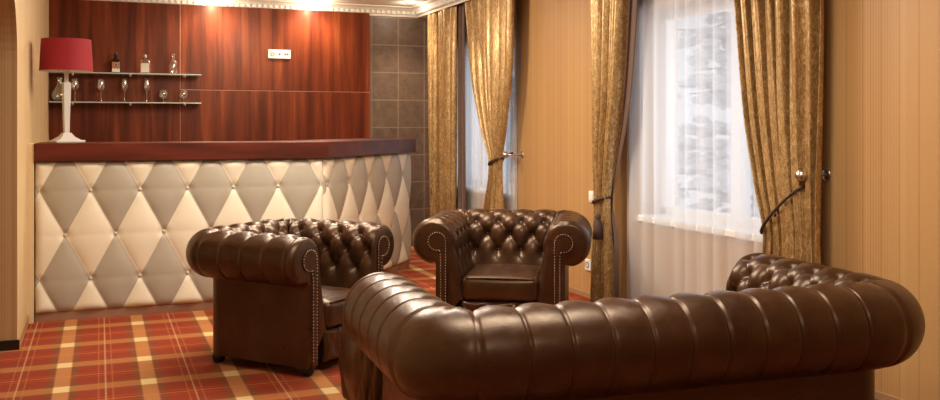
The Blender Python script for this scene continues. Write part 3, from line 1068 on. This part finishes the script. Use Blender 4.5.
def piping(x0, x1, y, z):
    n = 20
    return add_tube(bmesh.new(), [(x0 + (x1 - x0) * i / n, y - .012 * (1 - (2 * i / n - 1) ** 2) * .3, z + .003 * (1 - (2 * i / n - 1) ** 2)) for i in range(n + 1)], .0055, 8)

def rail(x0, x1, y, z0, z1, thick=.10):
    # button tufted front rail under the seat
    nx, nz = int((x1 - x0) / .008), 24
    vs, fs = [], []
    N = max(2, round((x1 - x0) / .15)); sp = (x1 - x0) / N
    for j in range(nz + 1):
        z = z0 + (z1 - z0) * j / nz
        for i in range(nx + 1):
            x = x0 + (x1 - x0) * i / nx
            u = (x - x0) / sp - .5; v = (z - (z0 + z1) / 2) / ((z1 - z0) * .5)
            pil = (abs(math.sin(PI * (u + v / 2))) * abs(math.sin(PI * (u - v / 2)))) ** .5
            e = min(z - z0, z1 - z, x - x0, x1 - x)
            d = (.010 + .018 * pil) * math.sqrt(max(0, 1 - (1 - min(1, e / .03)) ** 2))
            vs.append((x, y - d, z))
    for j in range(nz):
        for i in range(nx):
            k = j * (nx + 1) + i
            fs.append((k, k + 1, k + nx + 2, k + nx + 1))
    n0 = len(vs)
    for x in (x0, x1):
        for yy in (y, y + thick):
            for z in (z0, z1): vs.append((x, yy, z))
    for q in ((0, 1, 3, 2), (4, 6, 7, 5), (2, 3, 7, 6), (0, 2, 6, 4), (1, 5, 7, 3)): fs.append(tuple(n0 + t for t in q))
    return vs, fs, [x0 + (k + .5) * sp for k in range(N)]

def chesterfield(name, label, cat, W, yf, yb, sp, loc, rz, seats, group=None, rows_back=(-2, -1, 0, 1), step=.0065, R=.13, HC=.565):
    ch = Chester(W, yf, yb, .115, R, HC)
    t = thing(name, label, cat, loc, rz, group)
    secs = ch.sections(sp)
    al = ch.mesh('arm', secs[0], t, step, 0)
    bk = ch.mesh('backrest', secs[1], t, step)
    ar = ch.mesh('arm', secs[2], t, step, 1)
    bp = button_proto()
    ch.buttons(secs[0], al, bp); ch.buttons(secs[1], bk, bp, rows_back); ch.buttons(secs[2], ar, bp)
    facing(ch, -1, al); facing(ch, 1, ar)
    xi = W - ch.R - ch.SL + .022
    yin = yb - ch.R - ch.SL + .020
    w = 2 * xi / seats
    for i in range(seats):
        x0 = -xi + w * i + .004
        c = obj('seat_cushion', cushion(x0, x0 + w - .008, yf - .012, yin, .215, .362), LEATHER, t, True)
        obj('piping', piping(x0 + .025, x0 + w - .033, yf - .006, .352), LEATHER, c, True)
    vs, fs, bx = rail(-xi, xi, yf + .012, .05, .213)
    rl = raw('front_rail', vs, fs, LEATHER, t, True)
    for x in bx:
        b = bp.copy(); C.objects.link(b); b.parent = rl
        b.location = (x, yf + .004, .1315); b.rotation_euler = (PI / 2, 0, 0)
    # seat deck and closed back of the frame
    obj('seat_deck', box(-xi, xi, yf + .02, yin, .07, .214), LEATHER, t)
    ft = None
    for x, y in ((-1, yf + .05), (1, yf + .05), (-1, yb - .06), (1, yb - .06)):
        if ft is None:
            ft = obj('foot', lathe([(.018, 0), (.030, .008), (.036, .025), (.034, .045), (.028, .056)], n=20), M_FOOT, t, True); q = ft
        else:
            q = ft.copy(); C.objects.link(q); q.parent = t
        q.location = (x * (W - .065), y, 0)
    return t

chesterfield('armchair', 'brown leather tufted armchair turned sideways in front of the diamond bar front', 'armchair',
             .345, -.40, .30, .140, (.96, 5.095, 0), math.radians(40), 1, 'brown leather armchairs', R=.118, HC=.585)
chesterfield('armchair', 'brown leather tufted armchair facing the room between the two windows', 'armchair',
             .395, -.40, .29, .149, (2.40, 5.395, 0), math.radians(-30), 1, 'brown leather armchairs')
chesterfield('sofa', 'brown leather tufted sofa seen from behind in the foreground', 'sofa',
             .85, -.55, .29, .137, (1.835, 2.90, 0), PI - math.radians(3), 2, None, (0, 1), .005, .145, .54)

# tufted ottoman beyond the sofa arm
def ottoman(loc, rz, w, d, h0, h1):
    t = thing('ottoman', 'brown leather tufted ottoman partly hidden behind the left arm of the sofa', 'ottoman', loc, rz)
    # superellipse body with vertical diamond tufting
    n, m = 260, 60
    vs, fs = [], []
    per = 16
    hh = h1 - h0
    for j in range(m + 1):
        q = j / m
        # side then rounded top
        if q < .6:
            z = h0 + hh * .84 * q / .6; k = 1.0 - .05 * (abs(q / .6 - .5) * 2) ** 3; top = 0
        else:
            g = (q - .6) / .4; a = g * PI / 2
            k = .97 - .97 * (1 - math.cos(a)) if g < 1 else 0
            k = max(k, 0.0); z = h0 + hh * (.84 + .16 * math.sin(min(1, g * 1.15) * PI / 2)); top = g
        for i in range(n):
            a = 2 * PI * i / n
            c, s_ = math.cos(a), math.sin(a)
            e = .42
            bx, by = w * math.copysign(abs(c) ** e, c), d * math.copysign(abs(s_) ** e, s_)
            u = per * i / n; v = q / .6 * 2
            pil = (abs(math.sin(PI * (u + v / 2))) * abs(math.sin(PI * (u - v / 2)))) ** .5 if top == 0 else .6
            dd = .022 * pil * (1 - sm(.0, .5, top)) - .008
            L = math.hypot(bx, by)
            kk = k * (1 + dd / L)
            vs.append((bx * kk, by * kk, z))
    for j in range(m):
        for i in range(n):
            fs.append((j * n + i, j * n + (i + 1) % n, (j + 1) * n + (i + 1) % n, (j + 1) * n + i))
    fs.append(tuple(range(n - 1, -1, -1)))
    o = raw('upholstery', vs, fs, LEATHER, t, True)
    ft = None
    for sx in (-1, 1):
        for sy in (-1, 1):
            if ft is None:
                ft = obj('foot', lathe([(.018, 0), (.028, .01), (.030, .03), (.026, h0 + .01)], n=16), M_FOOT, t, True); q = ft
            else:
                q = ft.copy(); C.objects.link(q); q.parent = t
            q.location = (sx * w * .75, sy * d * .75, 0)
    return t
ottoman((1.30, 3.90, 0), 0, .30, .30, .05, .44)

# ------------------------------------------------------------------ lights
def downlight(x, y, power, spot=math.radians(100), fixture=True, label=None):
    if fixture:
        t = thing('downlight', label, 'ceiling light', (x, y, ZC))
        obj('trim_ring', lathe([(.030, -.002), (.044, -.008), (.048, -.004), (.048, 0)], n=32, caps=False), M_STEEL, t, True)
        obj('lens', lathe([(.0, -.004), (.031, -.004), (.031, 0)], n=24), m_emit('lamp_lens', (1, .90, .74), 30), t)
    ld = bpy.data.lights.new('spot', 'SPOT')
    ld.energy = power; ld.color = (1, .83, .62); ld.spot_size = spot; ld.spot_blend = .8; ld.shadow_soft_size = .035
    lo = bpy.data.objects.new('downlight_beam', ld); C.objects.link(lo)
    lo.location = (x, y, ZC - .02)
    return lo
def halogen(x, y, z, power):
    ld = bpy.data.lights.new('halogen', 'POINT'); ld.energy = power; ld.color = (1, .86, .68); ld.shadow_soft_size = .03
    lo = bpy.data.objects.new('halogen_light', ld); C.objects.link(lo); lo.location = (x, y, z)
downlight(2.90, 8.90, 40, label='small round recessed spotlight in the ceiling near the tiled corner')
halogen(2.90, 8.90, ZC - .045, 2.5)
for hx_ in (1.03, 1.98):
    downlight(hx_, 9.08, 45, math.radians(150), False)
    halogen(hx_, 9.12, ZC - .06, 7)

def add_fill_area(x, y, w, d, power, col=(1, .89, .75)):  # unseen area light added under the ceiling as soft fill
    ld = bpy.data.lights.new('fill_area', 'AREA')
    ld.shape = 'RECTANGLE'; ld.size = w; ld.size_y = d; ld.energy = power; ld.color = col
    lo = bpy.data.objects.new('fill_area_light', ld); C.objects.link(lo)
    lo.location = (x, y, ZC - .06)
    return lo
add_fill_area(1.4, 5.4, 1.6, .9, 88)
add_fill_area(1.5, 2.8, 1.6, .7, 60)
add_fill_area(1.2, .2, 1.6, .6, 18)
def fill_point(x, y, z, power):  # unseen point light added above the frame to brighten ceiling and cornice
    ld = bpy.data.lights.new('fill_point', 'POINT'); ld.energy = power; ld.color = (1, .89, .75); ld.shadow_soft_size = .14
    lo = bpy.data.objects.new('fill_point_light', ld); C.objects.link(lo); lo.location = (x, y, z)
fill_point(1.5, 7.0, 2.33, 60)
# daylight at the two windows
for w in WIN:
    ld = bpy.data.lights.new('window_daylight', 'AREA')
    ld.shape = 'RECTANGLE'; ld.size = w[1] - w[0]; ld.size_y = w[3] - w[2]; ld.energy = 7; ld.color = (.86, .93, 1)
    lo = bpy.data.objects.new('window_daylight', ld); C.objects.link(lo)
    lo.location = (XR + WT + .25, (w[0] + w[1]) / 2, (w[2] + w[3]) / 2)
    lo.rotation_euler = (0, math.radians(90), 0)

wd = bpy.data.worlds.new('overcast'); S.world = wd; wd.use_nodes = True
bg = wd.node_tree.nodes['Background']
bg.inputs[0].default_value = (.84, .91, 1, 1); bg.inputs[1].default_value = .75

# ------------------------------------------------------------------ camera
cam = bpy.data.cameras.new('camera'); co = bpy.data.objects.new('camera', cam); C.objects.link(co)
cam.sensor_width = 36; cam.lens = 36 * 930 / 940
cam.shift_y = -73 / 940
cam.clip_start = .05
co.location = (0, 0, 1.25)
co.rotation_euler = (math.radians(90), 0, -math.atan2(.37, .929))
S.camera = co
S.view_settings.view_transform = 'Standard'
S.view_settings.look = 'None'
S.view_settings.gamma = 1
S.view_settings.exposure = 0.13
